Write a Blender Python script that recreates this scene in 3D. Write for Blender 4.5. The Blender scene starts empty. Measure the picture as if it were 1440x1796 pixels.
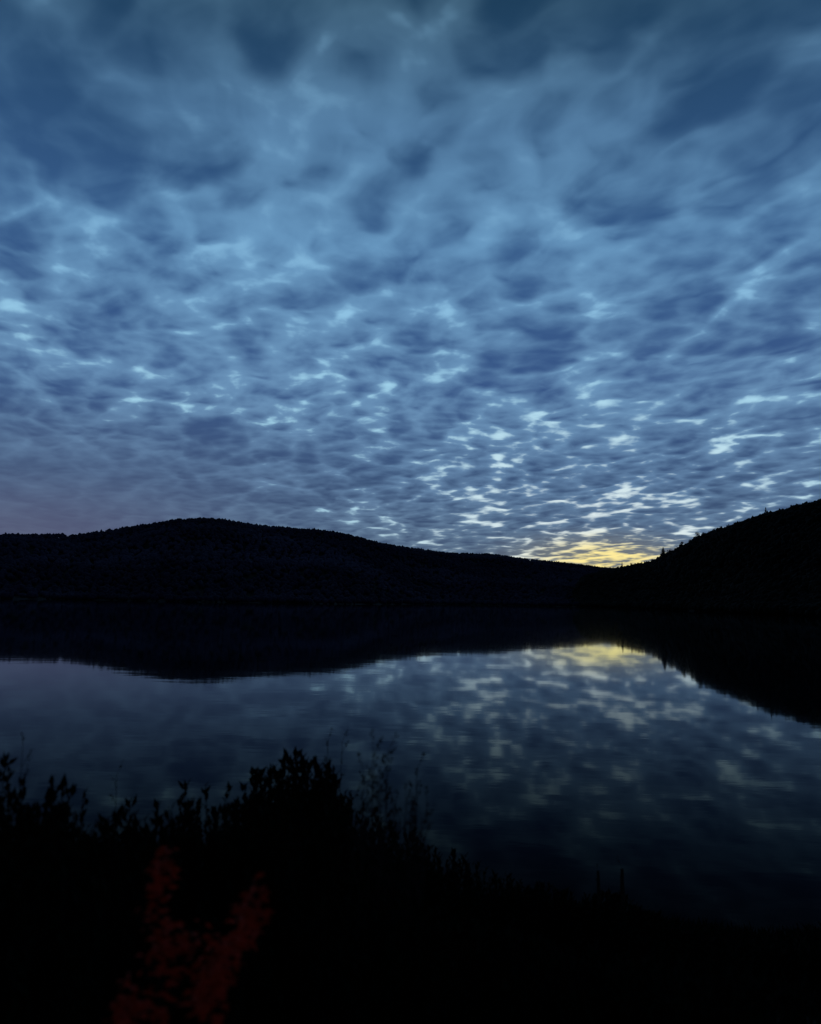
import bpy, math, random
import numpy as np
from mathutils import Vector, Matrix, noise as mnoise

random.seed(7)
rng = np.random.default_rng(7)
scene = bpy.context.scene
C = scene.collection

# ------------------------------------------------------------------ camera
W0, H0 = 1440.0, 1796.0
FPX = 1442.0                      # focal length in photograph pixels (26 mm equivalent)
PITCH = math.radians(6.1)
ROLL = math.radians(1.0)
EYE = Vector((0.0, 0.0, 7.0))     # seven metres above the lake (the lake is z = 0)
cam_data = bpy.data.cameras.new('camera')
cam = bpy.data.objects.new('camera', cam_data)
C.objects.link(cam)
cam_data.sensor_fit = 'HORIZONTAL'
cam_data.sensor_width = 36.0
cam_data.lens = 36.0 * FPX / W0
cam_data.clip_start = 0.1
cam_data.clip_end = 60000.0
cam.location = EYE
ROT = Matrix.Rotation(math.radians(90) + PITCH, 3, 'X') @ Matrix.Rotation(ROLL, 3, 'Z')
cam.rotation_euler = ROT.to_euler()
cam_data.dof.use_dof = True
cam_data.dof.focus_distance = 300.0
cam_data.dof.aperture_fstop = 1.7
scene.camera = cam


def sight(px, py):
    """unit direction in the place seen at a point of the photograph"""
    d = ROT @ Vector(((px - W0 / 2) / FPX, (H0 / 2 - py) / FPX, -1.0))
    return d.normalized()


def azel(px, py):
    d = sight(px, py)
    return math.atan2(d.x, d.y), math.asin(d.z)


# ------------------------------------------------------------------ light and sky
scene.view_settings.view_transform = 'Standard'
scene.view_settings.look = 'None'
scene.view_settings.exposure = 0.0
scene.view_settings.gamma = 1.0
scene.view_settings.use_curve_mapping = False
scene.cycles.max_bounces = 6
scene.cycles.transparent_max_bounces = 8
scene.cycles.sample_clamp_indirect = 2.0


def lin(c):
    return tuple((v / 255 / 12.92) if v <= 10.3 else ((v / 255 + 0.055) / 1.055) ** 2.4 for v in c)


class G:
    """a small expression builder for node trees"""
    def __init__(s, tree):
        s.t = tree

    def node(s, kind, **kw):
        n = s.t.nodes.new(kind)
        for k, v in kw.items():
            setattr(n, k, v)
        return n

    def put(s, sock, v):
        if isinstance(v, E):
            s.t.links.new(v.s, sock)
        elif isinstance(v, bpy.types.NodeSocket):
            s.t.links.new(v, sock)
        elif v is not None:
            sock.default_value = v

    def math(s, op, a, b=None, c=None):
        n = s.node('ShaderNodeMath', operation=op)
        for i, v in enumerate((a, b, c)):
            if v is not None:
                s.put(n.inputs[i], v)
        return E(s, n.outputs[0])

    def xyz(s, x, y, z=0.0):
        n = s.node('ShaderNodeCombineXYZ')
        s.put(n.inputs[0], x); s.put(n.inputs[1], y); s.put(n.inputs[2], z)
        return E(s, n.outputs[0])

    def sep(s, v):
        n = s.node('ShaderNodeSeparateXYZ')
        s.put(n.inputs[0], v)
        return [E(s, o) for o in n.outputs]

    def noise(s, v, scale, detail=2.0, rough=0.5, dims='2D', color=False):
        n = s.node('ShaderNodeTexNoise', noise_dimensions=dims)
        s.put(n.inputs['Vector'], v)
        s.put(n.inputs['Scale'], scale); s.put(n.inputs['Detail'], detail); s.put(n.inputs['Roughness'], rough)
        return E(s, n.outputs['Color' if color else 'Fac'])

    def voronoi(s, v, scale, smooth=0.5, feature='SMOOTH_F1', rand=1.0):
        n = s.node('ShaderNodeTexVoronoi', voronoi_dimensions='2D', feature=feature)
        s.put(n.inputs['Vector'], v); s.put(n.inputs['Scale'], scale)
        s.put(n.inputs['Randomness'], rand)
        if feature == 'SMOOTH_F1':
            s.put(n.inputs['Smoothness'], smooth)
        return E(s, n.outputs['Distance'])

    def step(s, x, a, b, lo=0.0, hi=1.0, kind='SMOOTHSTEP'):
        n = s.node('ShaderNodeMapRange', interpolation_type=kind)
        s.put(n.inputs[0], x)
        for i, v in enumerate((a, b, lo, hi)):
            s.put(n.inputs[i + 1], v)
        return E(s, n.outputs[0])

    def ramp(s, x, stops):
        n = s.node('ShaderNodeValToRGB')
        els = n.color_ramp.elements
        while len(els) < len(stops):
            els.new(0.5)
        for e, (p, c) in zip(els, stops):
            e.position = p; e.color = (*c, 1)
        s.put(n.inputs[0], x)
        return E(s, n.outputs[0])

    def mix(s, f, a, b):
        n = s.node('ShaderNodeMix', data_type='RGBA')
        s.put(n.inputs[0], f)
        for i, v in ((6, a), (7, b)):
            s.put(n.inputs[i], (*v, 1) if isinstance(v, tuple) else v)
        return E(s, n.outputs[2])

    def scale(s, col, f):
        n = s.node('ShaderNodeVectorMath', operation='SCALE')
        s.put(n.inputs[0], col); s.put(n.inputs['Scale'], f)
        return E(s, n.outputs[0])

    def add(s, a, b):
        n = s.node('ShaderNodeVectorMath', operation='ADD')
        s.put(n.inputs[0], a); s.put(n.inputs[1], b)
        return E(s, n.outputs[0])


class E:
    def __init__(s, g, sock):
        s.g, s.s = g, sock
    def __add__(s, o): return s.g.math('ADD', s, o)
    def __radd__(s, o): return s.g.math('ADD', o, s)
    def __sub__(s, o): return s.g.math('SUBTRACT', s, o)
    def __rsub__(s, o): return s.g.math('SUBTRACT', o, s)
    def __mul__(s, o): return s.g.math('MULTIPLY', s, o)
    def __rmul__(s, o): return s.g.math('MULTIPLY', o, s)
    def __truediv__(s, o): return s.g.math('DIVIDE', s, o)
    def __rtruediv__(s, o): return s.g.math('DIVIDE', o, s)
    def clamp(s):
        m = s.g.math('ADD', s, 0.0)
        m.s.node.use_clamp = True
        return m


SUN_AZ, SUN_EL = azel(1085, 985)   # the glow stands in the gap between the hills
SUN_EL = math.radians(0.8)

world = bpy.data.worlds.new('World')
scene.world = world
world.use_nodes = True
wt = world.node_tree
wt.nodes.clear()
g = G(wt)
tc = g.node('ShaderNodeTexCoord')
dx, dy, dz = g.sep(tc.outputs['Generated'])
zc = g.math('MAXIMUM', dz, 0.0)
az = g.math('ARCTAN2', dx, dy)
el = g.math('ARCSINE', g.math('MINIMUM', zc, 1.0))
# the cloud sheet: a level layer one unit up, seen through each direction
den = zc + 0.135
Px, Py = dx / den, dy / den
P = g.xyz(Px, Py)
wv = g.noise(P, 0.9, 2.0, color=True)
wx, wy, _ = g.sep(wv)
wv2 = g.noise(P, 4.5, 2.0, color=True)
w2x, w2y, _ = g.sep(wv2)
ca, sa = math.cos(math.radians(114)), math.sin(math.radians(114))
rx = Px * ca + Py * sa
ry = Py * ca - Px * sa
Q = g.xyz(rx * 0.70 + (wx - 0.5) * 0.30 + (w2x - 0.5) * 0.13,
          ry + (wy - 0.5) * 0.30 + (w2y - 0.5) * 0.13)
Q1 = g.xyz(Px + (wx - 0.5) * 0.3 + (w2x - 0.5) * 0.10 + 3.7, Py + (wy - 0.5) * 0.3 + (w2y - 0.5) * 0.10)
big = g.noise(P, 2.0, 2.0, 0.5)
med = g.noise(Q, 4.6, 3.0, 0.5)
fine = g.noise(Q1, 16.0, 3.0, 0.5)
# each cloudlet leans: its far rim is crisp and bright, its near side melts away
pr = g.math('SQRT', Px * Px + Py * Py) + 0.01
qx, qy, _ = g.sep(Q)
vor0 = g.voronoi(Q, 9.0, 0.5)
lean = (vor0 - 0.36) * 0.07 + (med - 0.5) * 0.14
Qs = g.xyz(qx + rx / pr * lean, qy + ry / pr * lean)
vor = g.voronoi(Qs, 9.0, 0.40)
edge = g.voronoi(Q1, 13.0, 0.35)
n7 = g.noise(Q, 9.5, 3.0, 0.55)

# broad thick and thin places of the sheet, and painted corner vignette (azimuth, elevation, spread, tilt, amount)
BLOBS = [
    (-60, -60, 300, 260, 0, -.30), (1500, -60, 300, 220, 0, -.34), (1480, 480, 90, 200, 0, -.12),  # upper corners: lens vignette darkening painted into the sky
    (0, 380, 90, 120, 0, -.14), (260, 640, 260, 70, 0, .12),
    # x, y, sx, sy, tilt(deg, up to the right +), amount
    (60, 110, 150, 100, 0, -.24), (15, 270, 60, 70, 0, -.22), (430, 130, 120, 80, 20, -.24),
    (300, 300, 90, 70, -20, -.20), (600, 335, 55, 28, 0, -.26), (440, 430, 40, 26, 0, -.30),
    (315, 455, 60, 40, 10, -.26), (100, 345, 130, 50, 10, -.22), (240, 552, 90, 28, 5, -.22),
    (30, 578, 90, 22, 0, -.20), (1180, 60, 90, 90, 30, -.30), (950, 100, 80, 50, 30, -.16),
    (1400, 300, 110, 34, 32, -.34), (1210, 250, 80, 40, 20, -.16), (1290, 430, 150, 30, 22, -.18),
    (1000, 600, 200, 40, 8, -.24), (850, 655, 150, 40, 5, -.22), (700, 480, 120, 26, 5, -.20),
    (790, 345, 70, 20, 10, -.20), (1120, 530, 110, 35, 15, -.20), (1330, 520, 160, 26, 18, -.22),
    (1150, 640, 90, 40, 10, -.20), (500, 585, 90, 24, 0, -.18), (120, 690, 170, 40, 0, -.24),
    (600, 690, 80, 25, 0, -.14), (300, 790, 300, 60, 0, -.30), (620, 830, 220, 60, 0, -.20),
    (130, 880, 260, 50, 0, -.34), (1400, 840, 110, 40, 10, -.22), (1240, 800, 90, 40, 10, -.10),
    (1390, 400, 80, 25, 20, -.10), (620, 120, 18, 30, 70, -.16), (1400, 120, 90, 70, 20, -.24),
    (210, 400, 120, 30, 0, -.10), (1180, 590, 70, 20, 10, -.1), (1400, 600, 90, 22, 15, -.14),
    (420, 300, 42, 90, -10, .26), (270, 260, 34, 50, 60, .20), (520, 225, 110, 34, 28, .24),
    (690, 130, 60, 70, 30, .22), (755, 165, 42, 40, 0, .16), (620, 240, 100, 60, 20, .20),
    (880, 165, 80, 32, 28, .22), (1120, 180, 80, 26, 36, .30), (1040, 240, 120, 34, 25, .22),
    (400, 400, 80, 16, 5, .34), (560, 440, 110, 32, 5, .26), (845, 440, 34, 46, 0, .34),
    (1050, 430, 100, 20, 14, .28), (950, 300, 120, 50, 10, .14), (1220, 440, 60, 14, 30, .22),
    (55, 545, 60, 20, -20, .28), (330, 525, 60, 26, 10, .26), (400, 610, 130, 36, 0, .30),
    (210, 650, 90, 16, -8, .34), (345, 718, 34, 7, 0, .60), (440, 714, 46, 10, 12, .50),
    (522, 748, 12, 16, 0, .5), (385, 670, 16, 30, 0, .40), (1035, 620, 34, 40, 30, .30),
    (1035, 680, 34, 14, 0, .40), (1085, 705, 46, 14, -22, .40), (1005, 530, 16, 40, 60, .36),
    (850, 752, 60, 14, 5, .40), (1350, 715, 60, 9, 12, .34), (1000, 760, 60, 14, 8, .26),
    (1150, 750, 300, 60, 8, .10), (980, 840, 240, 40, 0, .12), (930, 905, 200, 30, 0, .16),
    (1270, 900, 70, 12, 14, .34), (1100, 500, 40, 60, 40, .12), (640, 520, 60, 26, 0, .16),
    (1390, 230, 60, 20, 25, .14), (60, 480, 60, 20, 10, .14), (1000, 490, 60, 20, 10, .14),
    (700, 600, 60, 14, 10, .16), (640, 712, 24, 8, 0, .34), (800, 420, 60, 22, 0, .14),
]
# the blobs are laid on the true sky sphere; a slow wander frays their outlines
azw = az + (wx - 0.5) * 0.02 + (w2x - 0.5) * 0.05
elw = el + (wy - 0.5) * 0.012 + (w2y - 0.5) * 0.025
lump = None
for (bx_, by_, sx, sy, tilt, amt) in BLOBS:
    a0, e0 = azel(bx_, by_)
    th = math.radians(tilt) - ROLL
    c_, s_ = math.cos(th), math.sin(th)
    k = math.cos(e0)
    u0 = azw * k - a0 * k
    v0 = elw - e0
    u = (u0 * c_ + v0 * s_) * (FPX / sx)
    v = (v0 * c_ - u0 * s_) * (FPX / sy)
    r2 = u * u + v * v
    b = g.step(r2, 0.0, 3.2, amt, 0.0)
    lump = b if lump is None else lump + b

EL = lambda py: azel(720, py)[1]
high = g.step(el, EL(560), EL(330))                # overhead the sheet is nearer: broad and soft
low = g.step(el, EL(880), EL(700), 1.0, 0.0)
# the left horizon is an even, layered veil with hardly a chink
left = g.step(az, azel(760, 900)[0], azel(60, 900)[0]) * g.step(el, EL(900), EL(680), 1.0, 0.0)
far_ = g.step(el, EL(985), EL(840), 1.0, 0.0)          # close detail melts with distance
puff = ((med - 0.5) * 0.95 + (vor - 0.36) * 0.82 + (edge - 0.36) * (0.34 - high * 0.12 - far_ * 0.14)
        + (n7 - 0.5) * 0.62 + (fine - 0.5) * (0.30 - high * 0.14 - far_ * 0.24)) * (1.0 - left * 0.55)
body = 0.47 + (big - 0.5) * 0.5 + puff
thin = body + high * 0.02 + lump * (0.36 + high * 0.10)

# distance from the after-glow in the gap of the hills
ga, ge = azel(1045, 985)
qa = (az - ga)
qe = (el - ge)
dg1 = g.math('SQRT', qa * qa * (1 / 0.17 ** 2) + qe * qe * (1 / 0.050 ** 2))     # yellow core
dg2 = g.math('SQRT', qa * qa * (1 / 0.42 ** 2) + qe * qe * (1 / 0.24 ** 2))     # pale wide
yel = g.step(g.math('SQRT', (az - azel(1070, 985)[0]) * (az - azel(1070, 985)[0]) * (1 / 0.13 ** 2) + qe * qe * (1 / 0.042 ** 2)), 0.2, 1.05, 1.0, 0.0)
core = g.step(dg1, 0.15, 1.0, 1.0, 0.0)
wide = g.step(dg2, 0.1, 1.0, 1.0, 0.0)

STOP = lambda rows: [((math.radians(e) / math.radians(90)) ** 0.5, lin(c)) for e, c in rows]
eln = g.math('SQRT', el * (1 / math.radians(90)))
dark = g.ramp(eln, STOP([(0, (66, 80, 106)), (3.5, (62, 80, 110)), (8, (58, 82, 118)), (15, (56, 86, 134)),
                         (24, (54, 90, 136)), (31, (42, 76, 114)), (38, (30, 62, 90)), (60, (20, 40, 62)), (90, (16, 32, 52))]))
light = g.ramp(eln, STOP([(0, (100, 116, 136)), (3.5, (104, 128, 152)), (8, (106, 140, 176)), (15, (110, 152, 190)),
                          (24, (106, 154, 194)), (31, (88, 130, 168)), (38, (66, 100, 126)), (60, (44, 68, 90)), (90, (30, 50, 70))]))
f1 = g.math('TANH', (thin - 0.475) * 2.3) * 0.58 + 0.5
col = g.mix(f1, dark, light)
col = g.mix(left * 0.5, col, lin((76, 90, 122)))
rose = g.step(az, azel(520, 900)[0], azel(40, 900)[0]) * g.step(el, EL(960), EL(840), 1.0, 0.0)
col = g.mix(rose * 0.30, col, lin((98, 84, 108)))
# clouds close to the glow take its grey-gold
col = g.mix(core * 0.42, col, lin((150, 148, 128)))
# chinks between the cloudlets show the clear sky behind
mid = g.step(el, EL(800), EL(480))
gap_in = (body + (n7 - 0.5) * 0.30 + lump * (0.26 - mid * 0.08) + (fine - 0.5) * (0.40 - far_ * 0.30) + (edge - 0.36) * (0.32 - far_ * 0.12) + wide * 0.15 + core * 0.37
          - left * 0.20 - mid * 0.03)
gap = g.math('TANH', g.math('MAXIMUM', gap_in - 0.775, 0.0) * 3.0)
gap = gap * gap * 1.15
gap = gap * (1.0 - high * 0.75)
sky = g.node('ShaderNodeTexSky', sky_type='NISHITA')
sky.sun_disc = False
sky.sun_elevation = SUN_EL
sky.sun_rotation = SUN_AZ
sky.altitude = 100
clear = g.scale(E(g, sky.outputs[0]), 0.05)
gapcol = g.mix(wide, g.mix(mid, lin((172, 222, 244)), lin((142, 196, 232))), lin((222, 240, 244)))
gapcol = g.mix(yel, gapcol, lin((255, 240, 160)))
gapcol = g.mix(0.08, gapcol, clear)
col = g.mix(gap, col, gapcol)
# away from the west the dusk deepens
back = g.step(g.math('ABSOLUTE', az - 0.1), 0.45, 2.2, 1.0, 0.35)
col = g.scale(col, back)
ground_dim = g.step(dz, -0.02, 0.0, 0.0, 1.0)
bg = g.node('ShaderNodeBackground')
g.put(bg.inputs[0], g.scale(col, ground_dim))
bg.inputs[1].default_value = 1.0
out = g.node('ShaderNodeOutputWorld')
wt.links.new(bg.outputs[0], out.inputs[0])
world.cycles.sampling_method = 'MANUAL'
world.cycles.sample_map_resolution = 512

sun_data = bpy.data.lights.new('sun', 'SUN')
sun_data.energy = 0.03
sun_data.angle = math.radians(0.5)
sun_data.color = (1.0, 0.75, 0.45)
sun = bpy.data.objects.new('sun', sun_data)
C.objects.link(sun)
sd = Vector((math.sin(SUN_AZ) * math.cos(SUN_EL), math.cos(SUN_AZ) * math.cos(SUN_EL), math.sin(SUN_EL)))
sun.rotation_euler = sd.to_track_quat('Z', 'Y').to_euler()


# ------------------------------------------------------------------ helpers
def tag(o, label=None, cat=None, group=None, kind=None):
    for k, v in (('label', label), ('category', cat), ('group', group), ('kind', kind)):
        if v:
            o[k] = v
    return o


def mesh_from(name, verts, faces, smooth=False):
    me = bpy.data.meshes.new(name)
    if isinstance(verts, np.ndarray):
        nv = len(verts)
        me.vertices.add(nv)
        me.vertices.foreach_set('co', np.ascontiguousarray(verts, dtype=np.float32).ravel())
        faces = np.ascontiguousarray(faces, dtype=np.int32)
        nf, k = faces.shape
        me.loops.add(nf * k)
        me.loops.foreach_set('vertex_index', faces.ravel())
        me.polygons.add(nf)
        me.polygons.foreach_set('loop_start', np.arange(0, nf * k, k, dtype=np.int32))
        me.polygons.foreach_set('loop_total', np.full(nf, k, dtype=np.int32))
        if smooth:
            me.polygons.foreach_set('use_smooth', np.ones(nf, dtype=bool))
        me.update(calc_edges=True)
        me.validate()
    else:
        me.from_pydata(verts, [], faces)
        if smooth:
            for p in me.polygons:
                p.use_smooth = True
    return me


def obj(name, me, mat, parent=None, loc=None):
    o = bpy.data.objects.new(name, me)
    C.objects.link(o)
    if mat and not me.materials:
        me.materials.append(mat)
    if parent:
        o.parent = parent
    if loc is not None:
        o.location = loc
    return o


def empty(name, loc):
    o = bpy.data.objects.new(name, None)
    C.objects.link(o)
    o.location = loc
    o.empty_display_size = 0.2
    return o


def principled(name, rough=0.8, spec=0.2):
    m = bpy.data.materials.new(name)
    m.use_nodes = True
    b = m.node_tree.nodes['Principled BSDF']
    b.inputs['Roughness'].default_value = rough
    b.inputs['Specular IOR Level'].default_value = spec
    return m, G(m.node_tree), b


def mottled(name, c1, c2, scale, rough=0.85, spec=0.05, detail=4.0, lo=0.35, hi=0.65):
    m, q, b = principled(name, rough, spec)
    t = q.node('ShaderNodeTexCoord')
    n = q.noise(t.outputs['Object'], scale, detail, 0.6, dims='3D')
    q.put(b.inputs['Base Color'], q.mix(q.step(n, lo, hi), tuple(c1), tuple(c2)))
    return m


M_soil = mottled('damp_soil', (0.010, 0.009, 0.007), (0.022, 0.018, 0.013), 1.6)
M_far = mottled('hill_floor', (0.002, 0.002, 0.003), (0.005, 0.005, 0.006), 0.006)
M_wood_far = mottled('hazed_bare_crowns', (0.016, 0.014, 0.034), (0.060, 0.052, 0.095), 0.0045, lo=0.42, hi=0.78)  # blue-violet cast is distance haze painted into the crown colour
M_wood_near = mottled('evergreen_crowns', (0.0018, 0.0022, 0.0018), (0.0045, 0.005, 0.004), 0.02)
M_bark = mottled('dark_bark', (0.006, 0.005, 0.004), (0.013, 0.011, 0.009), 9.0)
M_leaf = mottled('dark_shrub_leaf', (0.0022, 0.0032, 0.0018), (0.006, 0.008, 0.004), 4.0, rough=0.75)
M_twig = mottled('dry_stalk', (0.016, 0.011, 0.012), (0.030, 0.022, 0.022), 12.0)
M_grass = mottled('bank_grass', (0.0022, 0.0030, 0.0016), (0.006, 0.007, 0.004), 2.0)
M_rock = mottled('shore_rock', (0.02, 0.019, 0.018), (0.06, 0.055, 0.05), 0.5)
M_red = mottled('red_glow_leaf', (0.30, 0.018, 0.005), (0.50, 0.024, 0.008), 5.0, rough=0.7)  # red glow on the foliage painted as leaf colour

# ------------------------------------------------------------------ the lake
m = bpy.data.materials.new('lake_water')
m.use_nodes = True
m.node_tree.nodes.clear()
q = G(m.node_tree)
t = q.node('ShaderNodeTexCoord')
mp = q.node('ShaderNodeMapping')
mp.inputs['Scale'].default_value = (0.55, 1.25, 1.0)
mp.inputs['Rotation'].default_value = (0, 0, math.radians(12))
q.put(mp.inputs[0], t.outputs['Object'])
h1 = q.noise(mp.outputs[0], 1.1, 2.0, 0.5)
h2 = q.noise(mp.outputs[0], 0.16, 2.0, 0.5)
calm = q.step(q.noise(t.outputs['Object'], 0.012, 3.0, 0.5), 0.40, 0.66, 0.35, 1.0)
bump = q.node('ShaderNodeBump')
bump.inputs['Strength'].default_value = 1.0
bump.inputs['Distance'].default_value = 1.0
q.put(bump.inputs['Height'], (h1 * 0.0014 + h2 * 0.008) * calm)
gl = q.node('ShaderNodeBsdfGlossy')
gl.inputs['Roughness'].default_value = 0.03
gl.inputs['Color'].default_value = (0.86, 0.94, 1.0, 1)
q.t.links.new(bump.outputs[0], gl.inputs['Normal'])
df = q.node('ShaderNodeBsdfDiffuse')                 # dark depth below the reflection
df.inputs['Color'].default_value = (0.0004, 0.0009, 0.0020, 1)
lw = q.node('ShaderNodeLayerWeight')
lw.inputs['Blend'].default_value = 0.5
fac = q.math('POWER', E(q, lw.outputs['Facing']), 15.0) * 1.9  # darkening towards the viewer put into a steeper falloff than real water
mx = q.node('ShaderNodeMixShader')
q.put(mx.inputs[0], (fac + 0.0015).clamp())
q.t.links.new(df.outputs[0], mx.inputs[1]); q.t.links.new(gl.outputs[0], mx.inputs[2])
om = q.node('ShaderNodeOutputMaterial')
q.t.links.new(mx.outputs[0], om.inputs[0])
M_water = m

ring = []
radii = [0.0, 40, 400, 2000, 8000, 30000]
nseg = 64
vs, fs = [(0, 0, 0)], []
for r in radii[1:]:
    vs += [(r * math.cos(2 * math.pi * k / nseg), r * math.sin(2 * math.pi * k / nseg), 0) for k in range(nseg)]
for k in range(nseg):
    fs.append((0, 1 + k, 1 + (k + 1) % nseg))
for i in range(len(radii) - 2):
    for k in range(nseg):
        a_, b_ = 1 + i * nseg + k, 1 + i * nseg + (k + 1) % nseg
        fs.append((a_, a_ + nseg, b_ + nseg, b_))
tag(obj('water', mesh_from('water', vs, fs), M_water), 'still dark lake mirroring the clouded dusk sky', kind='structure')


# ------------------------------------------------------------------ the ground: lake bed and near bank
def bank_z(x, y):
    x = np.asarray(x, dtype=float); y = np.asarray(y, dtype=float)
    shore = 18.6 + 0.9 * np.sin(x * 0.31 + 0.8) + 0.5 * np.sin(x * 0.83) - 0.05 * np.clip(x, -30, 20)
    s = (y - 1.2) / (shore - 1.2)
    z = np.where(s < 0, 5.45, 5.45 * (1 - s))
    z = np.where(s > 1, np.maximum(-3.0, -(y - shore) * 0.28), z)
    bumps = 0.10 * np.sin(x * 1.7 + y * 0.6) * np.sin(y * 1.3 - x * 0.4) + 0.06 * np.sin(3.1 * x + 1) * np.sin(2.7 * y)
    z = z + bumps * np.clip(s * 4, 0, 1) * np.clip((1.2 - s) * 3, 0, 1)
    return z


rr = np.concatenate([[0.0], np.geomspace(0.4, 60, 60), [200, 1000, 5000, 30000]])
na = 160
th = np.linspace(0, 2 * np.pi, na, endpoint=False)
X = np.outer(rr[1:], np.sin(th)); Y = np.outer(rr[1:], np.cos(th))
Z = bank_z(X, Y)
V = np.concatenate([[[0, 0, float(bank_z(0, 0))]], np.stack([X, Y, Z], -1).reshape(-1, 3)])
F = []
for i in range(len(rr) - 2):
    for k in range(na):
        a_, b_ = 1 + i * na + k, 1 + i * na + (k + 1) % na
        F.append((a_, b_, b_ + na, a_ + na))
me = mesh_from('ground', V, np.array(F), smooth=True)
gm = obj('ground', me, M_soil)
tag(gm, 'dark sloping lake bank and lake bed', kind='structure')
cap = [(0, 1 + (k + 1) % na, 1 + k) for k in range(na)]
capm = bpy.data.meshes.new('cap'); capm.from_pydata([tuple(v) for v in V[:na + 1]], [], cap)
import bmesh
bm = bmesh.new(); bm.from_mesh(me); bm.from_mesh(capm); bmesh.ops.remove_doubles(bm, verts=bm.verts, dist=1e-4)
bm.to_mesh(me); bm.free(); bpy.data.meshes.remove(capm)


# ------------------------------------------------------------------ hills
def ridge_table(pts, tree, dist):
    """skyline of the photograph -> azimuth, ground height of the ridge at its own distance"""
    A, Zr, R = [], [], []
    for (px, py) in pts:
        a_, e_ = azel(px, py)
        d = dist(px)
        A.append(a_); R.append(d); Zr.append(EYE.z + d * math.tan(e_) - tree)
    return np.array(A), np.array(Zr), np.array(R)


FAR = [(-500, 975), (-300, 955), (-120, 940), (0, 936), (60, 938), (130, 938), (200, 928), (260, 920), (310, 915), (350, 914), (390, 914), (440, 919),
       (500, 924), (560, 932), (600, 938), (640, 946), (680, 955), (720, 962), (780, 968), (850, 972), (900, 977),
       (950, 983), (1000, 990), (1050, 995), (1090, 998), (1200, 1003), (1400, 1000), (1700, 1004)]
NEAR = [(1020, 1010), (1064, 999), (1100, 992), (1145, 983), (1163, 974), (1195, 957), (1224, 940), (1268, 924), (1300, 917),
        (1341, 906), (1370, 899), (1399, 890), (1440, 884), (1500, 872), (1600, 850), (1800, 815)]
fA, fZ, fR = ridge_table(FAR, 7.0, lambda x: float(np.interp(x, [0, 600, 1050, 1200], [1800, 2000, 2900, 3000])))
nA, nZ, nR = ridge_table(NEAR, 9.0, lambda x: float(np.interp(x, [1020, 1100, 1200, 1300, 1440, 1800], [1900, 1750, 1450, 1250, 1150, 1100])))


def sm(t):
    t = np.clip(t, 0, 1)
    return t * t * (3 - 2 * t)


def wob(x, y, s):
    return (np.sin(x * s + 1.3) * np.sin(y * s * 1.17 + 0.4) + 0.6 * np.sin(x * s * 2.3 + y * s * 0.7)
            + 0.5 * np.sin(y * s * 2.9 - x * s * 1.1 + 2.0)) / 2.1


def far_z(a, r):
    Zr, R = np.interp(a, fA, fZ), np.interp(a, fA, fR)
    S = 1130 + 90 * np.sin(a * 7) + 300 * sm((a + 0.1) / 0.2) - 250 * sm((a - 0.2) / 0.15) + 30 * np.sin(a * 31)
    t = (r - S) / (R - S)
    x, y = r * np.sin(a), r * np.cos(a)
    # a low spur stands in front of the ridge
    z = Zr * (0.30 * sm(t / 0.35) + 0.70 * sm((t - 0.2) / 0.8))
    z = z * (1 + 0.10 * wob(x, y, 0.009) * np.clip((1 - t) * 4, 0, 1))
    z = np.where(t > 1, Zr * (1 - 0.55 * sm((t - 1) / 1.2)), z)
    return np.where(t < 0, t * 60, np.maximum(z, 0.3 + t * 5)), t


def near_z(a, r):
    Zr, R = np.interp(a, nA, nZ), np.interp(a, nA, nR)
    S = np.interp(a, [0.2, 0.27, 0.35, 0.46, 0.7], [1500, 1250, 900, 650, 520]) + 12 * np.sin(a * 60)
    t = (r - S) / (R - S)
    x, y = r * np.sin(a), r * np.cos(a)
    z = Zr * (0.45 * sm(t / 0.7) + 0.55 * sm((t - 0.1) / 0.9))
    z = z * (1 + 0.08 * wob(x, y, 0.012) * np.clip((1 - t) * 4, 0, 1))
    z = np.where(t > 1, Zr * (1 - 0.6 * sm((t - 1) / 1.0)), z)
    side = sm((a - 0.18) / 0.03)
    return np.where(t < 0, t * 40, np.maximum(z, 0.3)) * side - 20 * (1 - side), t


def hill(name, fn, a0, a1, r0, r1, na, nr, mat, label):
    A = np.linspace(a0, a1, na); R = np.linspace(r0, r1, nr)
    AA, RR = np.meshgrid(A, R, indexing='ij')
    Z, _ = fn(AA, RR)
    V = np.stack([RR * np.sin(AA), RR * np.cos(AA), np.maximum(Z, -12)], -1).reshape(-1, 3)
    i, j = np.meshgrid(np.arange(na - 1), np.arange(nr - 1), indexing='ij')
    v = (i * nr + j).ravel()
    F = np.stack([v, v + 1, v + nr + 1, v + nr], -1)
    o = obj(name, mesh_from(name, V, F, smooth=True), mat)
    tag(o, label, kind='structure')
    return o


hill('hill', far_z, -0.80, 0.62, 950, 6500, 200, 110, M_far, 'long wooded hill across the lake, highest at the left')
hill('hill', near_z, 0.17, 0.95, 480, 2900, 110, 110, M_far, 'steep dark wooded hill rising at the right edge of the lake')

# ------------------------------------------------------------------ woods
def ico(sub):
    bm = bmesh.new()
    bmesh.ops.create_icosphere(bm, subdivisions=sub, radius=1.0)
    v = np.array([p.co[:] for p in bm.verts]); f = np.array([[p.index for p in fc.verts] for fc in bm.faces])
    bm.free()
    return v, f


ICO1, ICO2 = ico(1), ico(2)


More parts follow.
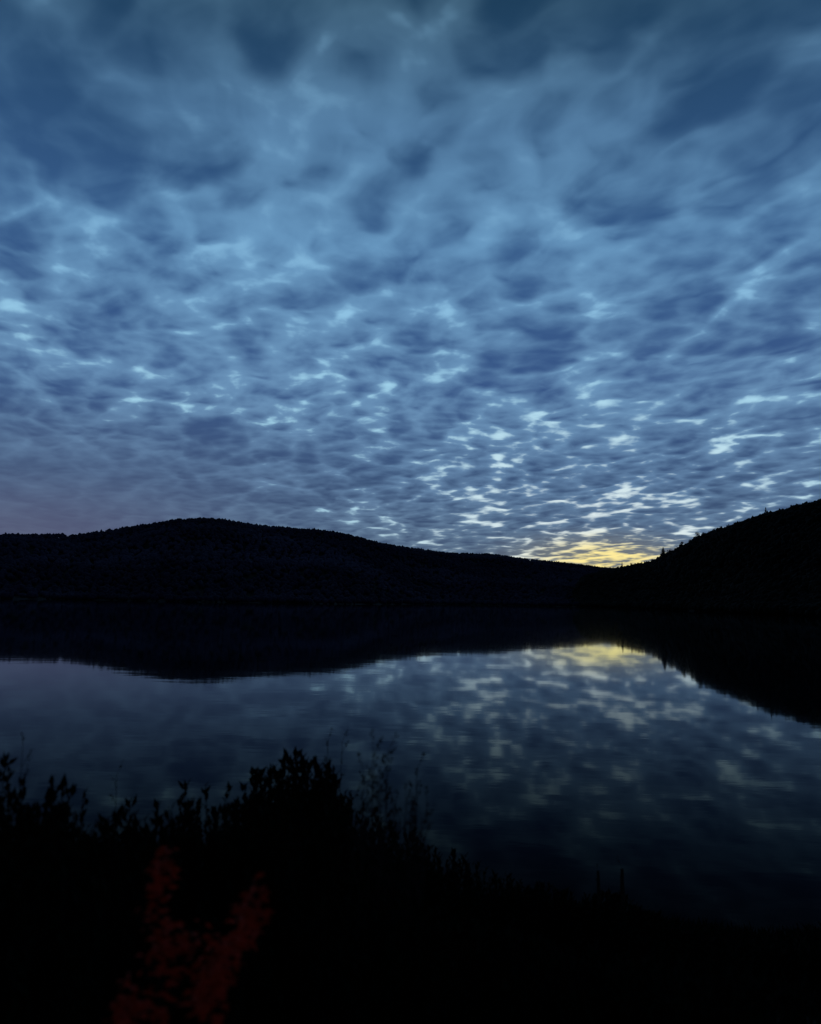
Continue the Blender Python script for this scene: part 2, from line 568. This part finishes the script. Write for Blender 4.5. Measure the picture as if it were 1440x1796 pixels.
def cone_unit():
    v, f = [], []
    tiers = [(0.0, 0.42, 0.50), (0.35, 0.32, 0.80), (0.65, 0.20, 1.0)]
    for (zb, rad, zt) in tiers:
        b0 = len(v)
        n = 7
        v += [(rad * math.cos(2 * math.pi * k / n), rad * math.sin(2 * math.pi * k / n), zb) for k in range(n)]
        v.append((0, 0, zt))
        f += [(b0 + k, b0 + (k + 1) % n, b0 + n) for k in range(n)]
        f += [(b0 + (k + 1) % n, b0 + k, b0) for k in range(1, n - 1)]
    return np.array(v), np.array([x for x in f if len(set(x)) == 3])


CONE = cone_unit()


def wood(name, spots, unit, hs, wid, mat, jit, label, lift=0.15):
    """many crowns joined into one mesh: spots (n,3), heights (n)"""
    uv, uf = unit
    n = len(spots)
    k = len(uv)
    ang = rng.uniform(0, 2 * np.pi, n)
    c, s = np.cos(ang)[:, None], np.sin(ang)[:, None]
    U = np.repeat(uv[None], n, 0)
    U = U * (1 + jit * rng.standard_normal((n, k, 1)))
    x = (U[..., 0] * c - U[..., 1] * s) * wid[:, None]
    y = (U[..., 0] * s + U[..., 1] * c) * wid[:, None]
    z = U[..., 2]
    z = (z if unit is CONE else (z * 0.5 + 0.5)) * hs[:, None]
    V = np.stack([x, y, z], -1) + spots[:, None, :]
    F = (uf[None] + (np.arange(n) * k)[:, None, None]).reshape(-1, 3)
    o = obj(name, mesh_from(name, V.reshape(-1, 3), F), mat)
    tag(o, label, 'wood', kind='stuff')
    return o


def scatter(fn, a0, a1, r0, r1, n, tmin, tmax):
    a = rng.uniform(a0, a1, n * 3); r = np.sqrt(rng.uniform(r0 * r0, r1 * r1, n * 3))
    z, t = fn(a, r)
    keep = (t > tmin) & (t < tmax) & (z > 0.2)
    a, r, z = a[keep][:n], r[keep][:n], z[keep][:n]
    return np.stack([r * np.sin(a), r * np.cos(a), z - 0.5], -1), a


sp, _ = scatter(far_z, -0.62, 0.5, 1000, 3100, 22000, 0.0, 0.93)
hs = rng.uniform(6, 10, len(sp))
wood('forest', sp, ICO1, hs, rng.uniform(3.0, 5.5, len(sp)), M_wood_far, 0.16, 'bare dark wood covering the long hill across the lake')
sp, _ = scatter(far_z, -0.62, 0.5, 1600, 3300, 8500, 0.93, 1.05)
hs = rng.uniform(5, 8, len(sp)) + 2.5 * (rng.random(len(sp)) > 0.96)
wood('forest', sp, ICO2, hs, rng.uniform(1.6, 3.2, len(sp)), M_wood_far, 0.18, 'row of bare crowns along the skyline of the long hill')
sp, _ = scatter(near_z, 0.19, 0.70, 500, 1900, 15000, 0.0, 0.85)
hs = rng.uniform(6, 10, len(sp))
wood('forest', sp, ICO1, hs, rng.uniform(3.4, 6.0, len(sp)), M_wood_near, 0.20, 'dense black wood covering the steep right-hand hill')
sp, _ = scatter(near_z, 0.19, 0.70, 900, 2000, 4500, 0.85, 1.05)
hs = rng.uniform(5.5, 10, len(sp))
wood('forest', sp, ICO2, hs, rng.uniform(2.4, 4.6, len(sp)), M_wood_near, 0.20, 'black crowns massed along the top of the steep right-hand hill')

# single trees one can tell apart on the right-hand skyline
def trunk_mesh(h, r0, r1, seed, limbs=4):
    rs = random.Random(seed)
    v, f = [], []

    def tube(p0, p1, a, b, n=6):
        d = (p1 - p0).normalized()
        u = d.orthogonal().normalized(); w = d.cross(u)
        s = len(v)
        for p, r in ((p0, a), (p1, b)):
            for k in range(n):
                t = 2 * math.pi * k / n
                v.append(tuple(p + u * r * math.cos(t) + w * r * math.sin(t)))
        for k in range(n):
            f.append((s + k, s + (k + 1) % n, s + n + (k + 1) % n, s + n + k))
        f.append(tuple(s + n + k for k in range(n)))
    top = Vector((0, 0, h))
    tube(Vector((0, 0, -0.5)), top, r0, r1)
    for k in range(limbs):
        z = h * rs.uniform(0.4, 0.85)
        a = rs.uniform(0, 6.28)
        L = h * rs.uniform(0.18, 0.32)
        tube(Vector((0, 0, z)), Vector((math.cos(a) * L, math.sin(a) * L, z + L * 0.7)), r0 * 0.35, r1 * 0.4, 4)
    return mesh_from('trunk', v, f)


def crown_leafy(h, w, seed, n=420, leaf=0.9):
    """crown of leaf-clump faces spread through clustered lobes, with gaps"""
    r = np.random.default_rng(seed)
    lobes = []
    for k in range(9):
        a = r.uniform(0, 6.28); rad = w * r.uniform(0.1, 0.6)
        lobes.append((math.cos(a) * rad, math.sin(a) * rad, h * r.uniform(0.45, 0.92), w * r.uniform(0.28, 0.5)))
    V, F = [], []
    for k in range(n):
        L = lobes[k % 9]
        d = r.standard_normal(3); d /= np.linalg.norm(d)
        p = np.array(L[:3]) + d * L[3] * r.uniform(0.5, 1.05)
        u = r.standard_normal(3); u /= np.linalg.norm(u)
        t = np.cross(u, d); t /= max(np.linalg.norm(t), 1e-6)
        s = leaf * r.uniform(0.5, 1.1)
        b0 = len(V)
        V += [tuple(p - u * s * .5), tuple(p + t * s * .4), tuple(p + u * s * .5), tuple(p - t * s * .4 + d * s * .2)]
        F.append((b0, b0 + 1, b0 + 2, b0 + 3))
    return mesh_from('crown', V, F)


def crown_conifer(h, w, seed):
    r = np.random.default_rng(seed)
    V, F = [], []
    n = 15
    for k in range(n):
        z = h * (0.12 + 0.86 * k / n)
        rad = w * (1 - k / n) * r.uniform(0.75, 1.15) + 0.25
        m_ = 9
        off = r.uniform(0, 6.28)
        for j in range(m_):
            a = off + 6.283 * j / m_ + r.uniform(-.2, .2)
            L = rad * r.uniform(0.6, 1.1)
            d = np.array([math.cos(a), math.sin(a), 0]); s = np.array([-math.sin(a), math.cos(a), 0])
            p0 = np.array([0, 0, z + h * 0.05])
            p1 = d * L + np.array([0, 0, z - L * 0.25])
            b0 = len(V)
            V += [tuple(p0), tuple((p0 + p1) / 2 + s * L * .28), tuple(p1), tuple((p0 + p1) / 2 - s * L * .28), tuple((p0 + p1) / 2 + np.array([0, 0, h * .03]))]
            F += [(b0, b0 + 1, b0 + 4), (b0 + 1, b0 + 2, b0 + 4), (b0 + 2, b0 + 3, b0 + 4), (b0 + 3, b0, b0 + 4)]
    V.append((0, 0, h * 1.03)); V.append((0.15, 0, h * .9)); V.append((-0.1, 0.1, h * .9)); V.append((-0.1, -0.1, h * .9))
    b0 = len(V) - 4
    F += [(b0, b0 + 1, b0 + 2), (b0, b0 + 2, b0 + 3), (b0, b0 + 3, b0 + 1)]
    return mesh_from('crown', V, F)


LEAFY = [(trunk_mesh(9, .28, .10, 11 + i), crown_leafy(12, 4.6, 31 + i)) for i in range(4)]
CONI = [(trunk_mesh(12, .25, .05, 21 + i, 0), crown_conifer(13, 3.0 + .5 * i, 41 + i)) for i in range(2)]


def ridge_tree(kind, px, py, i, label, group=None, wide=1.0):
    a_, e_ = azel(px, py)
    R = float(np.interp(a_, nA, nR)) * (0.992 if i % 2 else 1.0)
    zb = float(near_z(np.array([a_]), np.array([R]))[0][0])
    ztop = EYE.z + R * math.tan(e_)
    base_h = 13.0 if kind == 'pine_tree' else 12.0
    Hh = max(ztop - zb, 5.0)
    t, c = (CONI if kind == 'pine_tree' else LEAFY)[i % (2 if kind == 'pine_tree' else 4)]
    o = empty(kind, (R * math.sin(a_), R * math.cos(a_), zb))
    o.rotation_euler.z = i * 1.7
    s = Hh / base_h
    o.scale = (s * wide, s * wide, s)
    tag(o, label, 'tree', group)
    obj('trunk', t, M_bark, o)
    obj('crown', c, M_wood_near, o)
    return o


ridge_tree('pine_tree', 1343, 889, 0, 'pointed conifer standing alone above the right-hand skyline near the frame edge', wide=1.2)
ridge_tree('pine_tree', 1163, 959, 1, 'broad conifer at the foot of the right hill skyline beside the yellow glow', wide=1.7)
ridge_tree('pine_tree', 1091, 985, 0, 'small spiky conifer in the gap between the hills under the yellow glow')
ridge_tree('pine_tree', 1113, 987, 1, 'low conifer just right of the spiky one in the gap', wide=0.9)
ridge_tree('broadleaf_tree', 1370, 893, 1, 'bushy tree on the right skyline just right of the lone pointed conifer')
ridge_tree('broadleaf_tree', 1195, 950, 2, 'ragged round tree halfway down the right-hand skyline')
ridge_tree('broadleaf_tree', 1224, 933, 3, 'taller round-topped tree bulging above the slope of the right skyline')
for i, px in enumerate(list(range(1078, 1440, 11))):
    py = float(np.interp(px, [p[0] for p in NEAR], [p[1] for p in NEAR])) - 1 - 3.2 * random.random()
    ridge_tree('broadleaf_tree' if i % 5 else 'pine_tree', px + random.uniform(-4, 4), py, i,
               'small dark tree among many along the right-hand skyline', 'small trees along the right-hand skyline',
               wide=random.uniform(0.8, 1.15))

# pale stones showing at three places of the far shore
def rock_patch(px, wpx, n, label, fn):
    V, F = [], []
    uv, uf = ICO1
    for k in range(n):
        a_, _ = azel(px + random.uniform(-wpx, wpx), 1055)
        R = np.arange(500, 1900, 4.0)
        z, t = fn(np.full_like(R, a_), R)
        r = float(R[np.argmax(z > 0)]) - random.uniform(0, 4)
        s = random.uniform(1.0, 2.2)
        j = uv * np.array([s * 1.7, s, s * .7]) * (1 + .15 * rng.standard_normal((len(uv), 1)))
        b0 = sum(len(x) for x in V)
        V.append(j + np.array([r * math.sin(a_), r * math.cos(a_), 0.5]))
        F.append(uf + b0)
    o = obj('shore_rocks', mesh_from('shore_rocks', np.concatenate(V), np.concatenate(F)), M_rock)
    tag(o, label, 'rocks', kind='stuff')


rock_patch(366, 12, 16, 'faint pale stones on the far shore below the hilltop', far_z)
rock_patch(762, 10, 14, 'faint pale stones on the far shore in the middle', far_z)
rock_patch(1214, 5, 7, 'faint pale stones at the foot of the steep right hill', near_z)


# ------------------------------------------------------------------ plants on the near bank
def leaf_quad(p, d, n, L, Wd, V, F):
    """a folded pointed leaf: 6 points, 4 faces"""
    s = np.cross(d, n); s /= max(np.linalg.norm(s), 1e-6)
    b0 = len(V)
    mid = p + d * L * .45
    V += [tuple(p), tuple(mid + s * Wd * .5 + n * Wd * .15), tuple(p + d * L - n * L * .12), tuple(mid - s * Wd * .5 + n * Wd * .15), tuple(mid - n * Wd * .05)]
    F += [(b0, b0 + 1, b0 + 4), (b0 + 1, b0 + 2, b0 + 4), (b0 + 2, b0 + 3, b0 + 4), (b0 + 3, b0, b0 + 4)]


def tube_path(pts, r0, r1, V, F, n=5):
    s0 = len(V)
    m_ = len(pts)
    for i, p in enumerate(pts):
        d = Vector(pts[min(i + 1, m_ - 1)]) - Vector(pts[max(i - 1, 0)])
        d.normalize()
        u = d.orthogonal().normalized(); w = d.cross(u)
        r = r0 + (r1 - r0) * i / (m_ - 1)
        for k in range(n):
            t = 2 * math.pi * k / n
            V.append(tuple(Vector(p) + u * r * math.cos(t) + w * r * math.sin(t)))
    for i in range(m_ - 1):
        for k in range(n):
            a_, b_ = s0 + i * n + k, s0 + i * n + (k + 1) % n
            F.append((a_, b_, b_ + n, a_ + n))
    F.append(tuple(s0 + (m_ - 1) * n + k for k in range(n)))


leafV, leafF = [], []
leaf_quad(np.zeros(3), np.array([0, 0, 1.0]), np.array([0, 1.0, 0]), 1.0, 0.42, leafV, leafF)
LEAF = mesh_from('leaf', leafV, leafF)
LEAF.materials.append(M_leaf)


def shrub(px, top, d, halfw, seed, label, shoots=70, per=34, leafL=0.075, tips=10, profile=None, name='leafy_shrub',
          mat=None, group=None, lean=0.0, flat=1.0):
    """a shrub of upright shoots fanning out from its base; halfw in metres"""
    mat = mat or M_leaf
    r = np.random.default_rng(seed)
    a_, e_ = azel(px, top)
    bx, by = d * math.sin(a_), d * math.cos(a_)
    bz = float(bank_z(bx, by)) - 0.05
    H = EYE.z + d * math.tan(e_) - bz
    o = empty(name, (bx, by, bz))
    tag(o, label, 'shrub', group)
    sV, sF, fV, fF, ends = [], [], [], [], []
    for k in range(shoots):
        a = r.uniform(0, 6.283); q_ = math.sqrt(r.random())
        tx, ty = math.cos(a) * q_ * halfw, math.sin(a) * q_ * halfw * .8
        dome = math.sqrt(max(0.0, 1 - q_ ** 2 * flat))
        Hk = H * (0.42 + 0.58 * dome) * (1.0 - 0.20 * r.random() ** 1.5)
        if k == 0:
            tx, ty, Hk = 0.0, 0.0, H
        tx += lean * Hk
        p0 = np.array([tx * .15, ty * .15, 0.0]); p3 = np.array([tx, ty, Hk])
        pm = np.array([tx * .75, ty * .75, Hk * .5]) + r.normal(0, .06, 3)
        p3 = p3 + np.array([r.normal(0, .04), r.normal(0, .04), 0]) * (k > 0)
        pts = [tuple((1 - t) ** 2 * p0 + 2 * t * (1 - t) * pm + t * t * p3) for t in (0, .25, .5, .75, 1)]
        tube_path(pts, 0.009, 0.0025, sV, sF, 4)
        for j in range(per):
            t = 1 - 0.80 * (j / per) ** 1.0 * r.uniform(.9, 1.05)
            p = (1 - t) ** 2 * p0 + 2 * t * (1 - t) * pm + t * t * p3
            an = j * 2.4 + r.uniform(-.4, .4)
            up = 2.6 if j < 5 else r.uniform(0.6, 2.2)
            dd = np.array([math.cos(an), math.sin(an), up]); dd /= np.linalg.norm(dd)
            nn = np.cross(dd, np.array([-math.sin(an), math.cos(an), 0])); nn /= np.linalg.norm(nn)
            L = leafL * r.uniform(.6, 1.25) * (1.0 if j > 2 else 1.1)
            leaf_quad(p + r.normal(0, .010, 3), dd, nn, L, L * .5, fV, fF)
        ends.append((p3, Hk))
    obj('stem', mesh_from('stem', sV, sF), M_bark, o)
    obj('foliage', mesh_from('foliage', fV, fF), mat, o)
    ends.sort(key=lambda t: -t[0][2])
    for k in range(min(tips, len(ends))):
        p = ends[k][0]
        for j in range(2):
            l = obj('leaf', LEAF, None, o, Vector(p) + Vector((r.normal(0, .01), r.normal(0, .01), -0.02)))
            s = leafL * r.uniform(1.2, 1.7)
            l.scale = (s, s, s)
            l.rotation_euler = (r.normal(0, .35), r.normal(0, .35), r.uniform(0, 6.28))
    return o


# the big bush left of the middle, and its neighbours
shrub(520, 1326, 7.0, 0.46, 1, 'large round leafy bush, black against the lake left of the middle', shoots=230, per=60, leafL=.066, tips=30, flat=.62)
shrub(455, 1362, 6.8, 0.34, 2, 'lower left shoulder of bush touching the large round one', shoots=120, per=52, tips=10, leafL=.06)
shrub(585, 1352, 7.2, 0.17, 3, 'narrow upright shrub on the right flank of the large round bush', shoots=50, per=54, tips=8, flat=.4, leafL=.06)
shrub(324, 1381, 6.5, 0.14, 4, 'slender shrub with one upright spike left of the large bush', shoots=30, per=50, tips=5, leafL=.06)
shrub(362, 1388, 6.4, 0.16, 5, 'small shrub with blunt tips between the spike and the large bush', shoots=36, per=50, tips=5, leafL=.06)
shrub(398, 1386, 6.6, 0.18, 6, 'small shrub tucked against the left side of the large bush', shoots=44, per=50, tips=6, leafL=.06)
shrub(10, 1332, 5.6, 0.22, 7, 'tall dark shrub cut by the left edge of the frame', shoots=80, per=50, tips=8, leafL=.05)
shrub(70, 1374, 5.8, 0.28, 8, 'leaning leafy shrub second from the left edge', shoots=90, per=50, tips=8, lean=.04, leafL=.06)
shrub(145, 1398, 6.0, 0.32, 9, 'low spreading shrub third from the left edge', shoots=100, per=50, tips=8, leafL=.05)
shrub(228, 1412, 6.4, 0.20, 10, 'sparse twiggy shrub with water glinting through it', shoots=24, per=24, tips=5, leafL=.06)
shrub(278, 1414, 6.3, 0.20, 11, 'thin low shrub beside the pale glint on the water', shoots=26, per=24, tips=5, leafL=.06)
for i, (px, top, hw, lab) in enumerate([
        (20, 1400, .40, 'dense black shrub in front of the tall one at the left edge'),
        (110, 1424, .40, 'dense black shrub in front of the leaning leafy one'),
        (205, 1436, .40, 'dense low shrub right below the sparse twiggy one'),
        (300, 1432, .40, 'dense low shrub below the single upright spike'),
        (400, 1428, .36, 'dense black shrub at the left foot of the large round bush'),
        (495, 1410, .40, 'dense black shrub directly in front of the large round bush'),
        (580, 1424, .32, 'dense black shrub at the right foot of the large round bush')]):
    shrub(px, top, 5.2, hw, 130 + i, lab, shoots=130, per=44, tips=4, leafL=.06, flat=.8)
# lower growth towards the right
for i, (px, top, d, hw, lab) in enumerate([
        (655, 1424, 7.6, .34, 'low dark shrub beneath the tall dry stalks'),
        (722, 1462, 8.2, .38, 'low shrub on the right of the tall dry stalks'),
        (795, 1500, 9.0, .45, 'low shrub at the start of the dark shore edge'),
        (868, 1536, 10.0, .50, 'low spreading shrub on the shore edge left of the paired stems'),
        (948, 1552, 10.5, .50, 'flat low shrub just left of the paired stems'),
        (1070, 1570, 10.0, .42, 'mounded shrub carrying the paired upright stems'),
        (1132, 1606, 9.5, .40, 'sloping shrub right of the paired stems'),
        (1225, 1648, 9.0, .50, 'low shrub fading into the dark at the right'),
        (1330, 1668, 8.5, .50, 'low shrub near the lower right edge of the water'),
        (1425, 1672, 8.5, .50, 'low shrub cut by the right edge of the frame')]):
    shrub(px, top, d, hw, 60 + i, lab, shoots=90, per=36, tips=5, leafL=.065, flat=.8)
# near growth filling the dark foot of the picture
for i, (px, top, d, hw, lab) in enumerate([
        (60, 1470, 4.2, .5, 'black bush in the lower left corner of the picture'),
        (200, 1490, 4.4, .5, 'black bush behind the top of the left red-glow shrub'),
        (520, 1480, 4.6, .5, 'black bush just right of the red-glow shrubs'),
        (640, 1540, 4.4, .5, 'black bush at the foot of the dry stalk clump'),
        (760, 1600, 4.6, .5, 'black bush low in the middle of the picture'),
        (900, 1640, 4.8, .5, 'black bush low under the flat shore shrub'),
        (1040, 1668, 5.0, .5, 'black bush low under the paired upright stems'),
        (1180, 1712, 4.8, .5, 'black bush low on the right, next to last before the corner'),
        (1330, 1740, 4.6, .5, 'black bush in the lower right corner of the picture')]):
    shrub(px, top, d, hw, 90 + i, lab, shoots=60, per=26, tips=0,
          leafL=.07, flat=.8, group='black bushes at the foot of the picture')


# red glow low on the left, carried by the colour of the leaves
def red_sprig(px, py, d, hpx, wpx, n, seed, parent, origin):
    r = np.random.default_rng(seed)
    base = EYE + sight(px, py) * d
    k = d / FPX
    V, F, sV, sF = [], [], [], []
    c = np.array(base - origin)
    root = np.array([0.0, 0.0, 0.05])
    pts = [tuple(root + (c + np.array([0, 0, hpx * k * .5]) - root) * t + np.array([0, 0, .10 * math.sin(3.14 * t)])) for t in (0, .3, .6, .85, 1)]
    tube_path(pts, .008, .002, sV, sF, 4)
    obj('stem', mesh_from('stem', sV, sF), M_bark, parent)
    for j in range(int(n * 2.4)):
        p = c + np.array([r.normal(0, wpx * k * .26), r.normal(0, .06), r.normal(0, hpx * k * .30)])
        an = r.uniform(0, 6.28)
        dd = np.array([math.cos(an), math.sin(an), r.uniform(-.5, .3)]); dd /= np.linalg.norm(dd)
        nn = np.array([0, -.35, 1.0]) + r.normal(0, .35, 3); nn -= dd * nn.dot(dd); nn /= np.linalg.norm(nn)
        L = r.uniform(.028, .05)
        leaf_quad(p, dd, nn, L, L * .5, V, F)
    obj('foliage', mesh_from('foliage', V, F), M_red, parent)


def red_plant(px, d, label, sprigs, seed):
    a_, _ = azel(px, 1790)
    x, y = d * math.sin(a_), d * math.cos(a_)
    o = empty('red_glow_shrub', (x, y, float(bank_z(x, y)) - .05))
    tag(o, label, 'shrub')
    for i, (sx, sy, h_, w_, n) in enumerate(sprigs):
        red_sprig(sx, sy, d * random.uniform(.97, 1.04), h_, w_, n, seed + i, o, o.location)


red_plant(280, 3.1, 'left shrub with faint red glow painted into its leaves in the dark lower left, tallest sprig on top',
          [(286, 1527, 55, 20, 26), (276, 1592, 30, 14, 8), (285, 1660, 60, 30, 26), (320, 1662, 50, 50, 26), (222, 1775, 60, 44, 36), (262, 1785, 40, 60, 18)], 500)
red_plant(390, 3.0, 'right shrub with red glow painted into its leaves, leaning up to the right in the dark lower left',
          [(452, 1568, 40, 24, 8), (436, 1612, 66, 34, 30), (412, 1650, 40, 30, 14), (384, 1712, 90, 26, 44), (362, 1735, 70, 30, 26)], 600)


# tall dry stalks with thin seed heads
def stalk(px, top, d, seed, label, group=None, lean=0.0, thick=0.005, heads=9, name='dry_weed_stalk'):
    r = np.random.default_rng(seed)
    a_, e_ = azel(px, top)
    x, y = d * math.sin(a_), d * math.cos(a_)
    bz = float(bank_z(x, y)) - .05
    H = EYE.z + d * math.tan(e_) - bz
    o = empty(name, (x, y, bz))
    tag(o, label, 'plant', group)
    V, F = [], []
    bend = lean * H
    pts = [(-bend * (1 - t) ** 1.5 + r.normal(0, .004), r.normal(0, .004), H * t) for t in np.linspace(0, 1, 8)]
    tube_path(pts, thick, thick * .35, V, F, 5)
    obj('stem', mesh_from('stem', V, F), M_twig, o)
    V, F = [], []
    for k in range(heads):
        t = 1 - 0.42 * (k / max(heads, 1))
        i0 = min(int(t * 7), 6)
        p = np.array(pts[i0]) * (1 - (t * 7 - i0)) + np.array(pts[i0 + 1]) * (t * 7 - i0) if i0 < 7 else np.array(pts[7])
        an = r.uniform(0, 6.28)
        L = r.uniform(.04, .12)
        q_ = p + np.array([math.cos(an) * L * .45, math.sin(an) * L * .45, L])
        tube_path([tuple(p), tuple(q_)], .0018, .001, V, F, 3)
        for j in range(7):
            s = r.uniform(0.4, 1.05)
            pp = p + (q_ - p) * s + r.normal(0, .006, 3)
            dd = np.array([math.cos(an) + r.normal(0, .4), math.sin(an) + r.normal(0, .4), 1.2]); dd /= np.linalg.norm(dd)
            nn = np.cross(dd, r.standard_normal(3)); nn /= np.linalg.norm(nn)
            leaf_quad(pp, dd, nn, r.uniform(.014, .028), .010, V, F)
    obj('seed_head', mesh_from('seed_head', V, F), M_twig, o)['kind'] = 'stuff'
    return o


stalk(576, 1298, 6.4, 1, 'thin dry stalk rising behind the right top of the large bush')
stalk(600, 1300, 6.6, 2, 'faint dry stalk with bent tip just right of the large bush', lean=.03)
stalk(656, 1312, 4.6, 3, 'tallest dry weed stalk standing right of the large bush', thick=.006, heads=16, lean=.03)
stalk(681, 1322, 4.6, 4, 'second tall dry weed stalk leaning right beside the tallest', thick=.006, heads=16, lean=.07)
stalk(638, 1352, 4.4, 5, 'shorter dry weed stalk left of the tallest one', heads=12, lean=.02)
stalk(668, 1346, 4.8, 6, 'dry weed stalk between the two tall ones', heads=10)
stalk(731, 1350, 5.0, 7, 'lone dry weed stalk standing right of the stalk clump', thick=.005, heads=12, lean=.03)
stalk(722, 1400, 5.0, 8, 'short dry stalk beside the lone right-hand stalk', heads=8, lean=.04)
stalk(38, 1318, 5.6, 9, 'thin dry stalk near the left edge of the frame', heads=8)
stalk(206, 1360, 6.2, 10, 'dry stalk leaning over the low shrubs at the left', heads=8, lean=-.03)
for i in range(26):
    px = 618 + i * 5.2 + random.uniform(-4, 4)
    stalk(px, 1385 + abs(px - 670) * .55 + random.uniform(-22, 38), 4.4 + random.random(), 300 + i,
          'short dry stalk in the thin clump right of the large bush', 'short dry stalks in the clump', heads=6, lean=random.uniform(-.05, .06), thick=.0035)
stalk(1049, 1527, 9.9, 11, 'left one of the paired upright stems on the shore mound', thick=.042, heads=3, name='upright_stem')
stalk(1092, 1524, 9.9, 12, 'right one of the paired upright stems on the shore mound', thick=.050, heads=3, name='upright_stem')

# rough grass over the whole bank: nobody could count it
n = 52000
gx = rng.uniform(-14, 14, n); gy = 0.6 + rng.random(n) ** 0.8 * 18.5
gx = gx * (0.35 + gy / 19)
gz = bank_z(gx, gy)
keep = gz > -0.05
gx, gy, gz = gx[keep], gy[keep], gz[keep]
n = len(gx)
L = rng.uniform(.14, .42, n) * np.clip(gy / 4, .4, 1); a = rng.uniform(0, 6.28, n); w = rng.uniform(.006, .014, n) * (0.6 + gy / 8)
lx, ly = rng.normal(0, .28, n) * L, rng.normal(0, .28, n) * L
B = np.stack([gx, gy, gz - .02], -1)
s_ = np.stack([np.cos(a) * w, np.sin(a) * w, np.zeros(n)], -1)
mid = B + np.stack([lx * .35, ly * .35, L * .6], -1)
tip = B + np.stack([lx, ly, L], -1)
V = np.stack([B - s_, B + s_, mid + s_ * .8, mid - s_ * .8, tip], 1).reshape(-1, 3)
k = np.arange(n)[:, None] * 5
F = np.concatenate([k + np.array([[0, 1, 2]]), k + np.array([[0, 2, 3]]), k + np.array([[3, 2, 4]])])
tag(obj('grass', mesh_from('grass', V, F), M_grass), 'rough dark grass covering the near bank', 'grass', kind='stuff')
